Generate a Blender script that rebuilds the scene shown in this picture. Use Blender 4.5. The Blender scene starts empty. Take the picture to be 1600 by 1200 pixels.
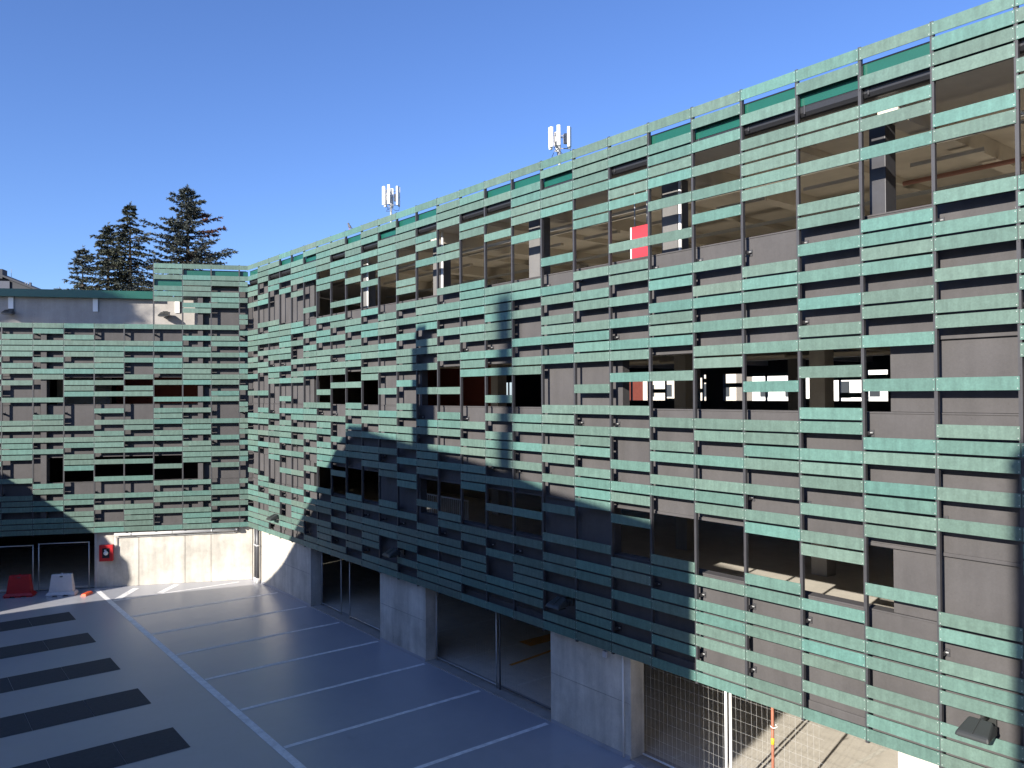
import bpy, bmesh, math, random
from mathutils import Vector, Matrix
random.seed(7)
R = math.radians
SC = bpy.context.scene
COL = SC.collection

# ------------------------------------------------------------------ camera
YAW, PIT, ROL = 0.670261515, 0.0125346261, -0.00602117187
cam_d = bpy.data.cameras.new('camera'); cam = bpy.data.objects.new('camera', cam_d); COL.objects.link(cam)
fw = Vector((math.sin(YAW)*math.cos(PIT), math.cos(YAW)*math.cos(PIT), math.sin(PIT)))
rt = Vector((math.cos(YAW), -math.sin(YAW), 0)); up = rt.cross(fw)
r2 = rt*math.cos(ROL)+up*math.sin(ROL); u2 = -rt*math.sin(ROL)+up*math.cos(ROL)
M = Matrix((r2, u2, -fw)).transposed().to_4x4(); M.translation = Vector((-11.75096, -31.98565, 7.45565))
cam.matrix_world = M
cam_d.sensor_width = 36; cam_d.sensor_fit = 'HORIZONTAL'; cam_d.lens = 36*1252.856/1600
cam_d.clip_start = .1; cam_d.clip_end = 3000
SC.camera = cam
SC.render.resolution_x = 1024; SC.render.resolution_y = 768

# ------------------------------------------------------------------ light
SUN_PHI, SUN_EL = R(14.0), math.atan(.386)
D = Vector((math.cos(SUN_PHI)*math.cos(SUN_EL), math.sin(SUN_PHI)*math.cos(SUN_EL), -math.sin(SUN_EL)))
world = bpy.data.worlds.new('World'); SC.world = world; world.use_nodes = True
nt = world.node_tree; nt.nodes.clear()
sky = nt.nodes.new('ShaderNodeTexSky'); sky.sky_type = 'NISHITA'; sky.sun_disc = False
sky.sun_elevation = SUN_EL
sky.sun_rotation = math.atan2(-D.x, -D.y)
sky.altitude = 300; sky.air_density = 1.0; sky.dust_density = .55; sky.ozone_density = 3.0
bg = nt.nodes.new('ShaderNodeBackground'); bg.inputs[1].default_value = .074
wo = nt.nodes.new('ShaderNodeOutputWorld')
tint = nt.nodes.new('ShaderNodeVectorMath'); tint.operation = 'MULTIPLY'; tint.inputs[1].default_value = (.84, 1.0, 1.44)
nt.links.new(sky.outputs[0], tint.inputs[0]); nt.links.new(tint.outputs[0], bg.inputs[0]); nt.links.new(bg.outputs[0], wo.inputs[0])
sun_d = bpy.data.lights.new('sun', 'SUN'); sun_d.energy = 5.0; sun_d.angle = R(.53); sun_d.color = (1, .93, .82)
sun = bpy.data.objects.new('sun', sun_d); COL.objects.link(sun)
sun.rotation_euler = D.to_track_quat('-Z', 'Y').to_euler(); sun.location = (-30, -20, 40)
SC.view_settings.view_transform = 'Standard'; SC.view_settings.look = 'None'
SC.view_settings.exposure = 1.0; SC.view_settings.gamma = 1
SC.view_settings.use_curve_mapping = False

# ------------------------------------------------------------------ materials
def newmat(name):
    m = bpy.data.materials.new(name); m.use_nodes = True
    n = m.node_tree.nodes; return m, n, m.node_tree.links, n['Principled BSDF']
def mat(name, col, rough=.6, metal=0, spec=.5, var=.0, scale=4, bump=0, bscale=60, stretch=(1, 1, 1), emit=None):
    m, n, l, b = newmat(name)
    b.inputs['Roughness'].default_value = rough; b.inputs['Metallic'].default_value = metal
    b.inputs['Specular IOR Level'].default_value = spec
    b.inputs['Base Color'].default_value = (*col, 1)
    if emit: b.inputs['Emission Color'].default_value = (*col, 1); b.inputs['Emission Strength'].default_value = emit
    if var or bump:
        tc = n.new('ShaderNodeTexCoord'); mp = n.new('ShaderNodeMapping'); mp.inputs['Scale'].default_value = stretch
        l.new(tc.outputs['Object'], mp.inputs[0])
    if var:
        t = n.new('ShaderNodeTexNoise'); t.inputs['Scale'].default_value = scale; t.inputs['Detail'].default_value = 8; t.inputs['Roughness'].default_value = .65
        l.new(mp.outputs[0], t.inputs['Vector'])
        rp = n.new('ShaderNodeValToRGB'); rp.color_ramp.elements[0].position = .3; rp.color_ramp.elements[1].position = .7
        rp.color_ramp.elements[0].color = (*[c*(1-var) for c in col], 1); rp.color_ramp.elements[1].color = (*[min(1, c*(1+var)) for c in col], 1)
        l.new(t.outputs[0], rp.inputs[0]); l.new(rp.outputs[0], b.inputs['Base Color'])
    if bump:
        t2 = n.new('ShaderNodeTexNoise'); t2.inputs['Scale'].default_value = bscale; t2.inputs['Detail'].default_value = 6
        l.new(mp.outputs[0], t2.inputs['Vector'])
        bp = n.new('ShaderNodeBump'); bp.inputs['Strength'].default_value = bump; bp.inputs['Distance'].default_value = .02
        l.new(t2.outputs[0], bp.inputs['Height']); l.new(bp.outputs[0], b.inputs['Normal'])
    return m

def slat_material():
    m, n, l, b = newmat('verdigris_slat')
    oi = n.new('ShaderNodeObjectInfo'); ge = n.new('ShaderNodeNewGeometry')
    ad = n.new('ShaderNodeMath'); ad.operation = 'ADD'; fr = n.new('ShaderNodeMath'); fr.operation = 'FRACT'
    l.new(oi.outputs['Random'], ad.inputs[0]); l.new(ge.outputs['Random Per Island'], ad.inputs[1]); l.new(ad.outputs[0], fr.inputs[0])
    rp = n.new('ShaderNodeValToRGB'); cr = rp.color_ramp; cr.interpolation = 'LINEAR'
    cr.elements[0].color = (.092, .150, .126, 1); cr.elements[1].color = (.110, .158, .132, 1)
    for p, c in ((.35, (.103, .160, .136)), (.6, (.090, .168, .144)), (.85, (.084, .181, .160))): cr.elements.new(p).color = (*c, 1)
    l.new(fr.outputs[0], rp.inputs[0])
    # blotchy patina in world space, shifted per slat
    ps = n.new('ShaderNodeVectorMath'); ps.operation = 'SCALE'
    cmb = n.new('ShaderNodeCombineXYZ'); l.new(fr.outputs[0], cmb.inputs[0]); l.new(fr.outputs[0], cmb.inputs[1]); l.new(fr.outputs[0], cmb.inputs[2])
    l.new(cmb.outputs[0], ps.inputs[0]); ps.inputs['Scale'].default_value = 50
    av = n.new('ShaderNodeVectorMath'); av.operation = 'ADD'; l.new(ge.outputs['Position'], av.inputs[0]); l.new(ps.outputs[0], av.inputs[1])
    t = n.new('ShaderNodeTexNoise'); t.inputs['Scale'].default_value = 7; t.inputs['Detail'].default_value = 10; t.inputs['Roughness'].default_value = .7
    l.new(av.outputs[0], t.inputs['Vector'])
    t3 = n.new('ShaderNodeTexNoise'); t3.inputs['Scale'].default_value = 34; t3.inputs['Detail'].default_value = 4
    l.new(av.outputs[0], t3.inputs['Vector'])
    mr = n.new('ShaderNodeMapRange'); mr.inputs[1].default_value = .3; mr.inputs[2].default_value = .7; mr.inputs[3].default_value = .86; mr.inputs[4].default_value = 1.13
    l.new(t.outputs[0], mr.inputs[0])
    mr2 = n.new('ShaderNodeMapRange'); mr2.inputs[1].default_value = .35; mr2.inputs[2].default_value = .65; mr2.inputs[3].default_value = .93; mr2.inputs[4].default_value = 1.07
    l.new(t3.outputs[0], mr2.inputs[0])
    mp = n.new('ShaderNodeMapping'); mp.inputs['Scale'].default_value = (14, 14, 1.2); l.new(av.outputs[0], mp.inputs[0])
    t5 = n.new('ShaderNodeTexNoise'); t5.inputs['Scale'].default_value = 1.0; t5.inputs['Detail'].default_value = 5; l.new(mp.outputs[0], t5.inputs['Vector'])
    mr5 = n.new('ShaderNodeMapRange'); mr5.inputs[1].default_value = .32; mr5.inputs[2].default_value = .7; mr5.inputs[3].default_value = .86; mr5.inputs[4].default_value = 1.08
    l.new(t5.outputs[0], mr5.inputs[0])
    mu0 = n.new('ShaderNodeMath'); mu0.operation = 'MULTIPLY'; l.new(mr.outputs[0], mu0.inputs[0]); l.new(mr5.outputs[0], mu0.inputs[1])
    mu = n.new('ShaderNodeMath'); mu.operation = 'MULTIPLY'; l.new(mu0.outputs[0], mu.inputs[0]); l.new(mr2.outputs[0], mu.inputs[1])
    k7 = n.new('ShaderNodeMath'); k7.operation = 'MULTIPLY'; k7.inputs[1].default_value = 37.7; l.new(fr.outputs[0], k7.inputs[0])
    f7 = n.new('ShaderNodeMath'); f7.operation = 'FRACT'; l.new(k7.outputs[0], f7.inputs[0])
    m7 = n.new('ShaderNodeMapRange'); m7.inputs[3].default_value = .87; m7.inputs[4].default_value = 1.10; l.new(f7.outputs[0], m7.inputs[0])
    mu7 = n.new('ShaderNodeMath'); mu7.operation = 'MULTIPLY'; l.new(mu.outputs[0], mu7.inputs[0]); l.new(m7.outputs[0], mu7.inputs[1])
    sc = n.new('ShaderNodeVectorMath'); sc.operation = 'SCALE'; l.new(rp.outputs[0], sc.inputs[0]); l.new(mu7.outputs[0], sc.inputs['Scale'])
    l.new(sc.outputs[0], b.inputs['Base Color'])
    b.inputs['Roughness'].default_value = .55; b.inputs['Specular IOR Level'].default_value = .35
    return m

def concrete_material(name, col, streak=.16):
    m, n, l, b = newmat(name)
    tc = n.new('ShaderNodeTexCoord')
    def noise(scale, st, det=8):
        mp = n.new('ShaderNodeMapping'); mp.inputs['Scale'].default_value = st; l.new(tc.outputs['Object'], mp.inputs[0])
        t = n.new('ShaderNodeTexNoise'); t.inputs['Scale'].default_value = scale; t.inputs['Detail'].default_value = det; t.inputs['Roughness'].default_value = .65
        l.new(mp.outputs[0], t.inputs['Vector']); return t
    def rng(t, lo, hi, a=.3, c=.7):
        mr = n.new('ShaderNodeMapRange'); mr.inputs[1].default_value = a; mr.inputs[2].default_value = c; mr.inputs[3].default_value = lo; mr.inputs[4].default_value = hi
        l.new(t.outputs[0], mr.inputs[0]); return mr
    a = rng(noise(1.1, (1, 1, 1)), 1-streak, 1+streak*.6)
    c = rng(noise(3.2, (1, 1, .12)), 1-streak*.7, 1+streak*.5)
    d = rng(noise(26, (1, 1, 1)), .93, 1.05)
    e = rng(noise(9, (1, 1, 1), 2), .72, 1.0, .2, .29)
    mu = None
    for q in (a, c, d, e):
        if mu is None: mu = q; continue
        x = n.new('ShaderNodeMath'); x.operation = 'MULTIPLY'; l.new(mu.outputs[0], x.inputs[0]); l.new(q.outputs[0], x.inputs[1]); mu = x
    sc = n.new('ShaderNodeVectorMath'); sc.operation = 'SCALE'; sc.inputs[0].default_value = col; l.new(mu.outputs[0], sc.inputs['Scale'])
    l.new(sc.outputs[0], b.inputs['Base Color']); b.inputs['Roughness'].default_value = .8; b.inputs['Specular IOR Level'].default_value = .3
    bt = noise(40, (1, 1, 1)); bp = n.new('ShaderNodeBump'); bp.inputs['Strength'].default_value = .25; bp.inputs['Distance'].default_value = .01
    l.new(bt.outputs[0], bp.inputs['Height']); l.new(bp.outputs[0], b.inputs['Normal'])
    return m

def floor_material():
    m, n, l, b = newmat('painted_resin_floor')
    tc = n.new('ShaderNodeTexCoord')
    t = n.new('ShaderNodeTexNoise'); t.inputs['Scale'].default_value = .35; t.inputs['Detail'].default_value = 7; l.new(tc.outputs['Object'], t.inputs['Vector'])
    t2 = n.new('ShaderNodeTexNoise'); t2.inputs['Scale'].default_value = 3; t2.inputs['Detail'].default_value = 9; t2.inputs['Roughness'].default_value = .7; l.new(tc.outputs['Object'], t2.inputs['Vector'])
    rp = n.new('ShaderNodeValToRGB'); rp.color_ramp.elements[0].position = .3; rp.color_ramp.elements[1].position = .72
    rp.color_ramp.elements[0].color = (.335, .345, .392, 1); rp.color_ramp.elements[1].color = (.395, .40, .428, 1)
    l.new(t.outputs[0], rp.inputs[0])
    mr = n.new('ShaderNodeMapRange'); mr.inputs[1].default_value = .3; mr.inputs[2].default_value = .7; mr.inputs[3].default_value = .95; mr.inputs[4].default_value = 1.04
    l.new(t2.outputs[0], mr.inputs[0])
    sc = n.new('ShaderNodeVectorMath'); sc.operation = 'SCALE'; l.new(rp.outputs[0], sc.inputs[0]); l.new(mr.outputs[0], sc.inputs['Scale'])
    t6 = n.new('ShaderNodeTexNoise'); t6.inputs['Scale'].default_value = 1.1; t6.inputs['Detail'].default_value = 5; t6.inputs['Roughness'].default_value = .6
    mp6 = n.new('ShaderNodeMapping'); mp6.inputs['Location'].default_value = (3.1, 7.7, 0); mp6.inputs['Scale'].default_value = (1, .6, 1); l.new(tc.outputs['Object'], mp6.inputs[0]); l.new(mp6.outputs[0], t6.inputs['Vector'])
    m6 = n.new('ShaderNodeMapRange'); m6.inputs[1].default_value = .25; m6.inputs[2].default_value = .36; m6.inputs[3].default_value = .78; m6.inputs[4].default_value = 1.0; l.new(t6.outputs[0], m6.inputs[0])
    sc6 = n.new('ShaderNodeVectorMath'); sc6.operation = 'SCALE'; l.new(sc.outputs[0], sc6.inputs[0]); l.new(m6.outputs[0], sc6.inputs['Scale'])
    l.new(sc6.outputs[0], b.inputs['Base Color'])
    m2 = n.new('ShaderNodeMapRange'); m2.inputs[1].default_value = .3; m2.inputs[2].default_value = .7; m2.inputs[3].default_value = .29; m2.inputs[4].default_value = .37
    l.new(t2.outputs[0], m2.inputs[0]); l.new(m2.outputs[0], b.inputs['Roughness'])
    b.inputs['Specular IOR Level'].default_value = .5
    bp = n.new('ShaderNodeBump'); bp.inputs['Strength'].default_value = .035; bp.inputs['Distance'].default_value = .02
    t4 = n.new('ShaderNodeTexNoise'); t4.inputs['Scale'].default_value = 1.4; t4.inputs['Detail'].default_value = 3; l.new(tc.outputs['Object'], t4.inputs['Vector'])
    l.new(t4.outputs[0], bp.inputs['Height']); l.new(bp.outputs[0], b.inputs['Normal'])
    return m

def foliage_material(name, a, c):
    m, n, l, b = newmat(name)
    ge = n.new('ShaderNodeNewGeometry'); rp = n.new('ShaderNodeValToRGB')
    rp.color_ramp.elements[0].color = (*a, 1); rp.color_ramp.elements[1].color = (*c, 1)
    l.new(ge.outputs['Random Per Island'], rp.inputs[0]); l.new(rp.outputs[0], b.inputs['Base Color'])
    b.inputs['Roughness'].default_value = .7; b.inputs['Specular IOR Level'].default_value = .2
    return m

MT = {
 'slat': slat_material(),
 'rivet': mat('rivet_metal', (.42, .45, .44), .5, .2),
 'slatback': mat('dark_slat_back', (.030, .034, .034), .7),  # slat backs darkened to deepen the shade behind the slats
 'rail': mat('grey_painted_steel', (.052, .052, .058), .5, .2, var=.12, scale=6),
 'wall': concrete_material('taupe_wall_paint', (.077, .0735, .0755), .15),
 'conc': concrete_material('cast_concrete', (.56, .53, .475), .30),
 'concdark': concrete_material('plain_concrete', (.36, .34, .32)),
 'soffit': mat('beige_painted_soffit', (.68, .62, .52), .8, var=.08, scale=2),
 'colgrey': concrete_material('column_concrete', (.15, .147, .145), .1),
 'slab': concrete_material('deck_concrete', (.58, .545, .48), .1),
 'green': mat('green_roof_metal', (.008, .082, .058), .32, .0, .6, var=.06, scale=2),
 'gutter': mat('dark_gutter', (.04, .041, .046), .38, .4),
 'floor': floor_material(),
 'line': mat('white_line_paint', (.78, .77, .77), .65, var=.24, scale=5),
 'linedim': mat('worn_line_paint', (.58, .56, .50), .6, var=.15, scale=8),
 'orangepaint': mat('orange_floor_paint', (.62, .27, .03), .6, var=.15, scale=5),
 'strip': mat('dark_steel_grating', (.032, .038, .052), .75, .0, var=.2, scale=10, bump=.3, bscale=120),
 'ground': mat('asphalt', (.055, .055, .058), .9, var=.2, scale=2),
 'galv': mat('galvanised_steel', (.50, .51, .51), .45, .5, var=.1, scale=20),
 'wire': mat('bright_wire', (.56, .56, .54), .45, .3),
 'white': mat('white_paint', (.78, .78, .77), .5),
 'whiteplastic': mat('white_plastic', (.50, .51, .55), .45, var=.06, scale=6),
 'redplastic': mat('red_plastic', (.42, .012, .017), .45, var=.1, scale=6),
 'redsign': mat('red_sign', (.46, .04, .055), .4),
 'orange': mat('orange_plastic', (.80, .10, .03), .5),
 'orangepole': mat('rusty_orange_pole', (.33, .125, .075), .65, .1, var=.25, scale=14),
 'rosypipe': mat('rosy_red_pipe', (.40, .19, .14), .6),  # rosy red of the short service pipes
 'yellow': mat('yellow_tape', (.85, .52, .03), .5),
 'pipe': mat('light_grey_pipe', (.60, .60, .60), .35, .25),
 'dpipe': mat('grey_downpipe', (.09, .092, .10), .4, .3),
 'black': mat('black_housing', (.028, .031, .031), .45),
 'lamp': mat('lamp_housing', (.035, .038, .038), .4, .1),
 'glass': mat('dark_glass', (.02, .02, .025), .08, spec=.8),
 'redwall': mat('dark_red_interior', (.16, .035, .022), .7, var=.1, scale=1),
 'bark': mat('bark', (.045, .036, .030), .9, var=.3, scale=12, stretch=(1, 1, .2)),
 'needles': foliage_material('fir_needles', (.040, .050, .045), (.105, .115, .098)),
 'needles_old': foliage_material('spruce_needles', (.038, .044, .033), (.090, .098, .070)),
 'needles_rust': foliage_material('rusty_needles', (.10, .045, .03), (.15, .07, .045)),
 'plaster': mat('cream_plaster', (.55, .50, .42), .85, var=.08, scale=1),
 'plasterwhite': mat('white_plaster', (.75, .74, .70), .85, var=.06, scale=1),
 'brickred': mat('red_facade', (.42, .11, .07), .85, var=.12, scale=2),
 'tile': mat('roof_tile', (.24, .10, .07), .8, var=.2, scale=6),
 'slate': mat('shade_dark_slate', (.030, .034, .045), .7, var=.1, scale=3),  # house colour darkened to stand in for shade
 'bluegrey': mat('shade_bluegrey_render', (.085, .095, .125), .85, var=.06, scale=1),  # shade on the house wall put into a dark blue-grey
 'bird': mat('grey_feathers', (.09, .095, .11), .7),
 'tube': mat('fluorescent_tube', (.75, .74, .68), .4),
 'window': mat('window_dark', (.04, .045, .05), .15),
 'panelgrey': mat('antenna_cable_grey', (.33, .33, .34), .6),
}

# ------------------------------------------------------------------ mesh helpers
class MB:
    def __init__(s): s.v = []; s.f = []; s.mi = []
    def quadbox(s, p, mi=0):           # p: 8 corner points, bottom 0-3 ccw, top 4-7
        o = len(s.v); s.v += [tuple(q) for q in p]
        for f in ((3, 2, 1, 0), (4, 5, 6, 7), (0, 1, 5, 4), (1, 2, 6, 5), (2, 3, 7, 6), (3, 0, 4, 7)):
            s.f.append([o+i for i in f]); s.mi.append(mi)
        return s
    def box(s, x0, x1, y0, y1, z0, z1, mi=0):
        if x0 > x1: x0, x1 = x1, x0
        if y0 > y1: y0, y1 = y1, y0
        if z0 > z1: z0, z1 = z1, z0
        return s.quadbox([(x0, y0, z0), (x1, y0, z0), (x1, y1, z0), (x0, y1, z0), (x0, y0, z1), (x1, y0, z1), (x1, y1, z1), (x0, y1, z1)], mi)
    def prism(s, poly, z0, z1, mi=0):  # poly ccw in xy
        o = len(s.v); n = len(poly)
        s.v += [(x, y, z0) for x, y in poly]+[(x, y, z1) for x, y in poly]
        s.f.append([o+n-1-i for i in range(n)]); s.mi.append(mi)
        s.f.append([o+n+i for i in range(n)]); s.mi.append(mi)
        for i in range(n):
            j = (i+1) % n; s.f.append([o+i, o+j, o+n+j, o+n+i]); s.mi.append(mi)
        return s
    def tube(s, pts, r, n=8, mi=0, r2=None):
        pts = [Vector(p) for p in pts]; o = len(s.v); k = len(pts)
        for i, p in enumerate(pts):
            d = (pts[min(i+1, k-1)]-pts[max(i-1, 0)]).normalized()
            a = d.cross(Vector((0, 0, 1)));  a = a.normalized() if a.length > 1e-3 else Vector((1, 0, 0))
            b = d.cross(a); rr = r if r2 is None else r+(r2-r)*i/(k-1)
            for j in range(n):
                t = 2*math.pi*j/n; s.v.append(tuple(p+(a*math.cos(t)+b*math.sin(t))*rr))
        for i in range(k-1):
            for j in range(n):
                s.f.append([o+i*n+j, o+i*n+(j+1) % n, o+(i+1)*n+(j+1) % n, o+(i+1)*n+j]); s.mi.append(mi)
        s.f.append([o+j for j in range(n)]); s.mi.append(mi)
        s.f.append([o+(k-1)*n+n-1-j for j in range(n)]); s.mi.append(mi)
        return s
    def face(s, pts, mi=0):
        o = len(s.v); s.v += [tuple(p) for p in pts]; s.f.append(list(range(o, o+len(pts)))); s.mi.append(mi); return s
    def xform(s, M):
        s.v = [tuple(M @ Vector(p)) for p in s.v]; return s
    def mesh(s, name, mats, smooth=False, bevel=0):
        me = bpy.data.meshes.new(name); me.from_pydata(s.v, [], s.f)
        for m in (mats if isinstance(mats, (list, tuple)) else [mats]): me.materials.append(MT[m])
        me.polygons.foreach_set('material_index', s.mi)
        bm = bmesh.new(); bm.from_mesh(me)
        bmesh.ops.recalc_face_normals(bm, faces=bm.faces)
        if bevel: bmesh.ops.bevel(bm, geom=list(bm.edges), offset=bevel, segments=2, affect='EDGES', profile=.5)
        bm.to_mesh(me); bm.free()
        if smooth: me.polygons.foreach_set('use_smooth', [True]*len(me.polygons))
        me.update(); return me
def link(name, me, parent=None, loc=None, rotz=None):
    o = bpy.data.objects.new(name, me); COL.objects.link(o)
    if parent: o.parent = parent
    if loc is not None: o.location = loc
    if rotz is not None: o.rotation_euler = (0, 0, rotz)
    return o
def build(mb, name, mats, parent=None, **k):
    loc = k.pop('loc', None); rotz = k.pop('rotz', None)
    return link(name, mb.mesh(name, mats, **k), parent, loc, rotz)
def tag(o, label=None, cat=None, group=None, kind=None):
    if label: o['label'] = label
    if cat: o['category'] = cat
    if group: o['group'] = group
    if kind: o['kind'] = kind
    return o
def thing(name, label, cat, loc=(0, 0, 0), rotz=0, group=None):
    o = bpy.data.objects.new(name, None); COL.objects.link(o); o.location = loc; o.rotation_euler = (0, 0, rotz)
    o.empty_display_size = .2
    return tag(o, label, cat, group)

# ------------------------------------------------------------------ layout constants
BW, P, NROW = 1.0725, .22, 48
ZB = 2.15; ZT = ZB+NROW*P            # slat field
E = .25                              # wall face behind the slat face
ANG = 1.12528420
NL = Vector((math.cos(ANG), math.sin(ANG), 0)); LL = Vector((-math.sin(ANG), math.cos(ANG), 0))
L0, LW = .3293, 1.0726
YEND = -34.0
# left wing frame: local X runs away from the corner along the wing, local Y runs out of the wall towards the courtyard
LROT = math.atan2(LL.y, LL.x)
def lpt(l, d): v = LL*l+NL*d; return (v.x, v.y)

# ------------------------------------------------------------------ ground and courtyard
g = MB().face([(-900, -900, -.03), (1200, -900, -.03), (1200, 1200, -.03), (-900, 1200, -.03)])
tag(build(g, 'ground', 'ground'), kind='structure')
cpoly = [(-15.5, -52), (.27, -52), (.27, .17)]
far = lpt(14.5, .27); cpoly += [far, (-15.5, far[1])]
cf = build(MB().prism(cpoly, -.025, 0), 'courtyard_floor', 'floor'); tag(cf, kind='structure')
def line(x0, y0, x1, y1, w, z=.004, m='line', name='painted_line', parent=cf):
    a, b = Vector((x0, y0, 0)), Vector((x1, y1, 0)); d = (b-a).normalized(); s = Vector((-d.y, d.x, 0))*w/2
    return build(MB().face([a-s+Vector((0, 0, z)), b-s+Vector((0, 0, z)), b+s+Vector((0, 0, z)), a+s+Vector((0, 0, z))]), name, m, parent)
line(-5.07, -24, -5.07, 2.35, .18)
for y in (-20.8, -18.17, -15.58, -12.98, -10.36, -7.77, -5.2, -2.62, .05):
    line(-4.96, y, .16 if y < -1 else -.35, y, .125)
line(-4.80, .22, -3.80, 1.62, .26); line(-3.30, .22, -2.42, 1.20, .26)
for y0, y1 in ((-.58, -1.82), (-3.72, -4.96), (-6.83, -8.08), (-9.91, -11.2), (-13.0, -14.3)):
    s = MB()
    for k in range(5):
        xa = -6.5-k*1.25; s.box(xa-1.243, xa, y0, y1, .003, .006)
    build(s, 'floor_grating', 'strip', cf)

# ------------------------------------------------------------------ right garage building
G = thing('parking_garage', 'long parking garage clad in rows of pale green slats with open parking decks', 'garage', (E, -17, 0))
GO = Vector((E, -17, 0))
def gpart(mb, name, mats, parent=None, **k):
    o = build(mb, name, mats, None, **k)
    p = parent or G
    o.parent = p; o.matrix_parent_inverse = Matrix.Translation(-GO); return o
# slat pattern: missing rows per bay, repeating every twelve bays
def rows(t):
    out = set()
    for q in t.split(','):
        if '-' in q: a, b = q.split('-'); out |= set(range(int(a), int(b)+1))
        elif q: out.add(int(q))
    return out
PAT = {1: '1,3,6,8-11,16,19,21,22,24-26,29,34-36,38,39,43', 2: '4,5,8-10,12,15,17,20-22,24,25,29,31,33-37,40,43',
       3: '3,6-10,15,18,22-26,28,31,35-38,41,46', 4: '1,3,5,7-11,18,20,22,23,25,27,32,34,35,37,38,40,42,43,46',
       5: '1,6,8-11,14,16,17,19,22-25,28,30,32,34,35,37,38,40,46', 6: '2,6-9,11,12,15,19,21-24,28,31,33,34,36,37,39,42,44,45',
       7: '5,8-11,13,16,21,22,24,26,30,35-37,39,42', 8: '3,7-9,11,14,16,18,21,23,24,26,28,29,31,34,36-38,41,43,45',
       9: '1,6,8,9,11,12,15,20,21,23-25,27,30,33-37,40,43,46', 10: '2,4,6,8,10-12,14,17,19,22-25,28,30,34-38,40,45',
       11: '1,3,9-13,17,19,21,22,24,25,30,32,35-37,40,43,45', 12: '2,3,6,8,9,12,14,16,18,21,23,24,27,31,33,36-38,40,44,46'}
OWN = {8: '3,7-9,11,14,16,18,21,23-26,28,29,31,34,36-38,41,43,45', 9: '1,6,8,9,11,12,15,20,21,23,24,27,30,33-37,40,43,46',
       10: '3,5,7,9-11,13,16,19,22-25,28,30,34-38,40,45', 11: '2,8-12,16,19,21,22,24,25,30,32,35-37,40,43-45',
       12: '1,5,7,8,11,13,15,17,21,23,24,27,31,33,36-38,40,44,46', 20: '3,7-9,11,14,16,18,21,23,24,26,28,29,31,34,36-38,41,43,45',
       21: '1,6,8,9,11,12,15,20,21,23-25,27,30,33-37,40,43,46', 26: '4,5,8-10,12,15,17,20-22,24,25,29,31,33-37,40,44'}
def missing(b): return rows(OWN.get(b) or PAT[(b-1) % 12+1])
SH = .184; ST = .012
def slat_mb(L, h=SH):
    m = MB().box(0, ST, -L/2, L/2, 0, h); m.mi[3] = 2
    for sy in (-1, 1):
        for z in (.026, h-.026): m.box(-.003, .002, sy*(L/2-.022)-.0055, sy*(L/2-.022)+.0055, z-.0055, z+.0055, 1)
    return m
slat_me = slat_mb(BW-.012).mesh('slat', ['slat', 'rivet', 'slatback'])
slat_items = []
for b in range(1, 32):
    mis = missing(b)
    for k in range(NROW):
        if k in mis or (b == 1): continue
        slat_items.append((b, k))
slat_items.sort(key=lambda t: abs(t[0]-26) if t[0] <= 27 else 50+t[0])
near = slat_items[:300]; rest = slat_items[300:]
def slat_z(k): return ZT-k*P-SH
for b, k in near:
    o = link('slat', slat_me, G); o.matrix_parent_inverse = Matrix.Translation(-GO)
    o.location = (random.uniform(-.002, .002), -(b-.5)*BW+random.uniform(-.0015, .0015), slat_z(k)+random.uniform(-.002, .002))
    o.rotation_euler = (random.gauss(0, .0006), random.gauss(0, .006), 0)
mb = MB()
for b, k in rest:
    t = slat_mb(BW-.012) if b > 12 else slat_mb(BW-.012)
    dx, dz = random.uniform(-.003, .003), random.uniform(-.0025, .0025)
    o = len(mb.v); mb.v += [(x+dx, y-(b-.5)*BW, z+slat_z(k)+dz) for x, y, z in t.v]
    mb.f += [[i+o for i in f] for f in t.f]; mb.mi += t.mi
# corner bay: mitred at the corner
for k in range(NROW):
    if k in missing(1): continue
    z = slat_z(k); mb.box(0, ST, -BW+.006, .002, z, z+SH); mb.mi[-3] = 2
fs = gpart(mb, 'slat', ['slat', 'rivet', 'slatback']); tag(fs, kind='stuff')
# rails with brackets
rail_mb = MB().box(.013, .075, -.025, .025, ZB-.005, ZT+.02)
for zz in (ZB+P*i+.01 for i in range(1, 48, 4)): rail_mb.box(.004, .0125, -.006, .006, zz, zz+.012)
rail_me = rail_mb.mesh('rail', 'rail')
BRZ = (2.64, 3.73, 5.62, 6.82, 8.60, 9.90)
br = MB().box(.08, E-.002, -.012, .03, -.03, .03).box(E-.012, E-.003, -.05, .07, -.055, .055)
br.tube([(.15, .03, 0), (.15, .075, 0)], .014, 6, 1); br.tube([(.20, -.012, .01), (.20, -.05, .01)], .014, 6, 1)
br_me = br.mesh('bracket', ['rail', 'galv'])
for n in range(1, 32):
    o = link('rail', rail_me, G); o.matrix_parent_inverse = Matrix.Translation(-GO); o.location = (0, -n*BW, 0)
    for z in BRZ: link('bracket', br_me, o, (0, 0, z))
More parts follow.
